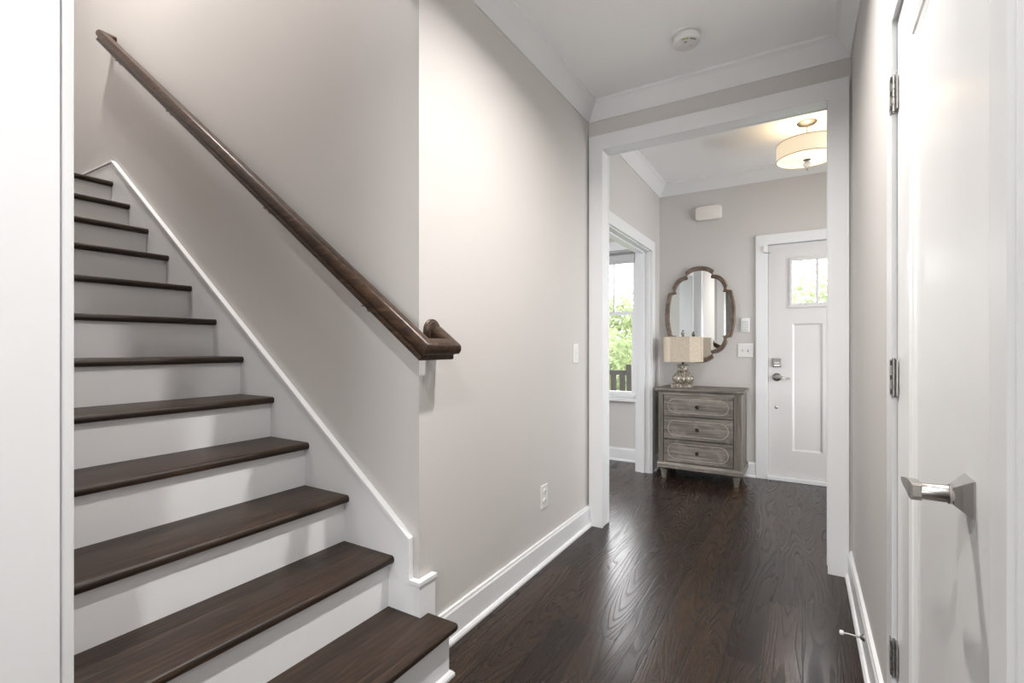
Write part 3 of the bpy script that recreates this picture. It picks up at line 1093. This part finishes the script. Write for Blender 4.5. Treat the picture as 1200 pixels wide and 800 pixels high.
q.lathe((lx, ly, z1 - .004), [(.010, 0), (.014, .004), (.009, .012), (.015, .024), (.018, .036), (.013, .050), (.008, .054), (.010, .060), (.008, .068), (0, .070)], 20)
q.build('lamp_finial', 'mottled_silver', lp, True)
q = MB()
for k in (0, 1):
    an = k * PI / 2
    ex = .16 if k == 0 else .122
    q.cyl((lx - ex * math.cos(an), ly - ex * math.sin(an), z1 - .008), (lx + ex * math.cos(an), ly + ex * math.sin(an), z1 - .008), .0022, n=6)
q.build('shade_spider', 'bronze', lp)

# ------------------------------------------------------------------ entry ceiling light
ex, ey = .029, 3.965
cl = thing('ceiling_light', 'warm lit drum ceiling light in the entry', 'ceiling light', (ex, ey, ZC))
MB().lathe((ex, ey, ZC), [(.062, 0), (.062, .006), (.054, .014), (.020, .020), (.008, .024)], 36, (0, 0, -1)).build('canopy', 'dark_nickel', cl, True)
MB().cyl((ex, ey, ZC - .02), (ex, ey, 2.45), .006).build('stem', 'nickel', cl, True)
q = MB()
zt, zb, rr = 2.588, 2.478, .188
n = 56
for r_ in (rr, rr - .003):
    lo = [q.b.verts.new((ex + r_ * math.cos(2 * PI * k / n), ey + r_ * math.sin(2 * PI * k / n), zb)) for k in range(n)]
    hi = [q.b.verts.new((ex + r_ * math.cos(2 * PI * k / n), ey + r_ * math.sin(2 * PI * k / n), zt)) for k in range(n)]
    for k in range(n):
        q.b.faces.new((lo[k], lo[(k + 1) % n], hi[(k + 1) % n], hi[k]))
drum = q.build('drum_shade', 'lamp_drum', cl, True)
q = MB()
for z in (zb, zt):
    q.tube([(ex + rr * math.cos(2 * PI * k / n), ey + rr * math.sin(2 * PI * k / n), z) for k in range(n)], .0028, 6, True)
q.build('shade_rim', 'drum_edge', drum, True)
MB().lathe((ex, ey, zb + .006), [(0, -.012), (.06, -.011), (.12, -.006), (.184, .002)], 48).build('diffuser', 'lamp_diffuser', cl, True)
q = MB().lathe((ex, ey, zb - .005), [(.024, 0), (.024, .004), (.012, .008), (.008, .014)], 24, (0, 0, -1))
fn = q.build('finial_cap', 'dark_nickel', cl, True)
MB().lathe((ex, ey, zb - .018), [(.010, 0), (.020, .010), (.024, .022), (.018, .034), (.008, .042), (.004, .046)], 24, (0, 0, -1)).build('finial_crystal', 'crystal', cl, True)
MB().lathe((ex, ey, zb - .062), [(.004, 0), (.005, .004), (.003, .018), (0, .020)], 12, (0, 0, -1)).build('finial_tip', 'nickel', cl, True)
for k in range(3):
    an = 2 * PI * k / 3 + .4
    MB().ball((ex + .085 * math.cos(an), ey + .085 * math.sin(an), 2.54), .026, 14, (1, 1, 1.2)).build('bulb', 'bulb', cl, True)
ld = bpy.data.lights.new('ceiling_light_glow', 'POINT')
ld.energy = 1.5
ld.color = (1, .76, .46)
ld.shadow_soft_size = .05
lo_ = bpy.data.objects.new('ceiling_light_glow', ld)
lo_.location = (ex, ey - .03, 2.60)
COL.objects.link(lo_)

# ------------------------------------------------------------------ outside: porch, chair, greenery
struct('ground', MB().box(-14, 14, 7.4, 30, -.5, -.3), 'lawn_green', 'green lawn beyond the porch', 'ground')
struct('floor_porch', MB().box(-6, 5, YF + .14, 7.4, -.3, -.04), 'concrete', 'pale concrete porch floor outside', 'floor')

pc = thing('porch_chair', 'slatted grey wooden chair on porch outside side room window', 'chair', (-2.0, 5.8, -.04))
x0, x1, yb, z0 = -2.235, -1.745, 5.6, -.04
for x in (x0, x1):
    MB().prism([(yb + .03, z0), (yb + .075, z0), (yb + .045, .45), (yb + .0, .955), (yb - .035, .955), (yb + .0, .45)], x - .03, x + .03, 'x').build('back_post', 'porch_wood', pc)
    MB().box(x - .025, x + .025, yb + .47, yb + .52, z0, .60).build('front_leg', 'porch_wood', pc)
    MB().box(x - .04, x + .04, yb, yb + .56, .60, .625, .004).build('arm', 'porch_wood', pc)
MB().box(x0 + .03, x1 - .03, yb - .022, yb + .012, .83, .885).build('top_rail', 'porch_wood', pc)
for k in range(4):
    xx = x0 + .03 + (x1 - x0 - .06) * (k + .5) / 4
    MB().prism([(yb + .005, .42), (yb + .03, .42), (yb + .005, .84), (yb - .018, .84)], xx - .032, xx + .032, 'x').build('back_slat', 'porch_wood', pc)
q = MB()
for k in range(5):
    q.box(x0 + .01, x1 - .01, yb + .03 + k * .098, yb + .115 + k * .098, .40, .42, .003)
q.build('seat', 'porch_wood', pc)


def tree(name, label, cat, x, y, z, h, rx, rz, nleaf, leafm, grp, seed, size=.16, trunk=True):
    rnd = random.Random(seed)
    o = thing(name, label, cat, (x, y, z), grp)
    if trunk:
        MB().cyl((x, y, z), (x, y, z + h * .7), .10, .05, 10).cyl((x, y, z + h * .4), (x + rx * .5, y, z + h * .8), .05, .02, 8).build('trunk', 'bark', o, True)
    q = MB()
    cz = z + h - rz
    for _ in range(nleaf):
        while True:
            p = Vector((rnd.uniform(-1, 1), rnd.uniform(-1, 1), rnd.uniform(-1, 1)))
            if .45 < p.length < 1:
                break
        wob = 1 + .22 * math.sin(p.x * 7 + seed) * math.cos(p.z * 6)
        c0 = Vector((x + p.x * rx * wob, y + p.y * rx * wob, cz + p.z * rz * wob))
        d1 = Vector((rnd.gauss(0, 1), rnd.gauss(0, 1), rnd.gauss(0, .7))).normalized()
        d2 = d1.cross(Vector((rnd.gauss(0, 1), rnd.gauss(0, 1), rnd.gauss(0, 1)))).normalized()
        sz = size * rnd.uniform(.6, 1.3)
        vs = [q.b.verts.new(c0 + d1 * sz * a_ + d2 * sz * .45 * e_) for a_, e_ in ((-1, 0), (0, -1), (1, 0), (0, 1))]
        q.b.faces.new(vs)
    q.build('foliage', leafm, o)
    return o


tree('shrub', 'green leafy shrub outside below the side room window', 'shrub', -2.9, 8.6, -.3, 1.75, 1.2, 1.0, 3500, 'leaf_green', 'greenery outside', 3, .075, False)
tree('tree', 'green tree outside side room window behind the porch chair', 'tree', -4.7, 13.0, -.3, 2.9, 2.0, 1.45, 4500, 'leaf_green', 'greenery outside', 5, .11)
tree('shrub', 'pale green shrub seen through front door window', 'shrub', .25, 10.5, -.3, 2.75, 1.1, 1.2, 2600, 'leaf_pale', 'greenery outside', 8, .09)
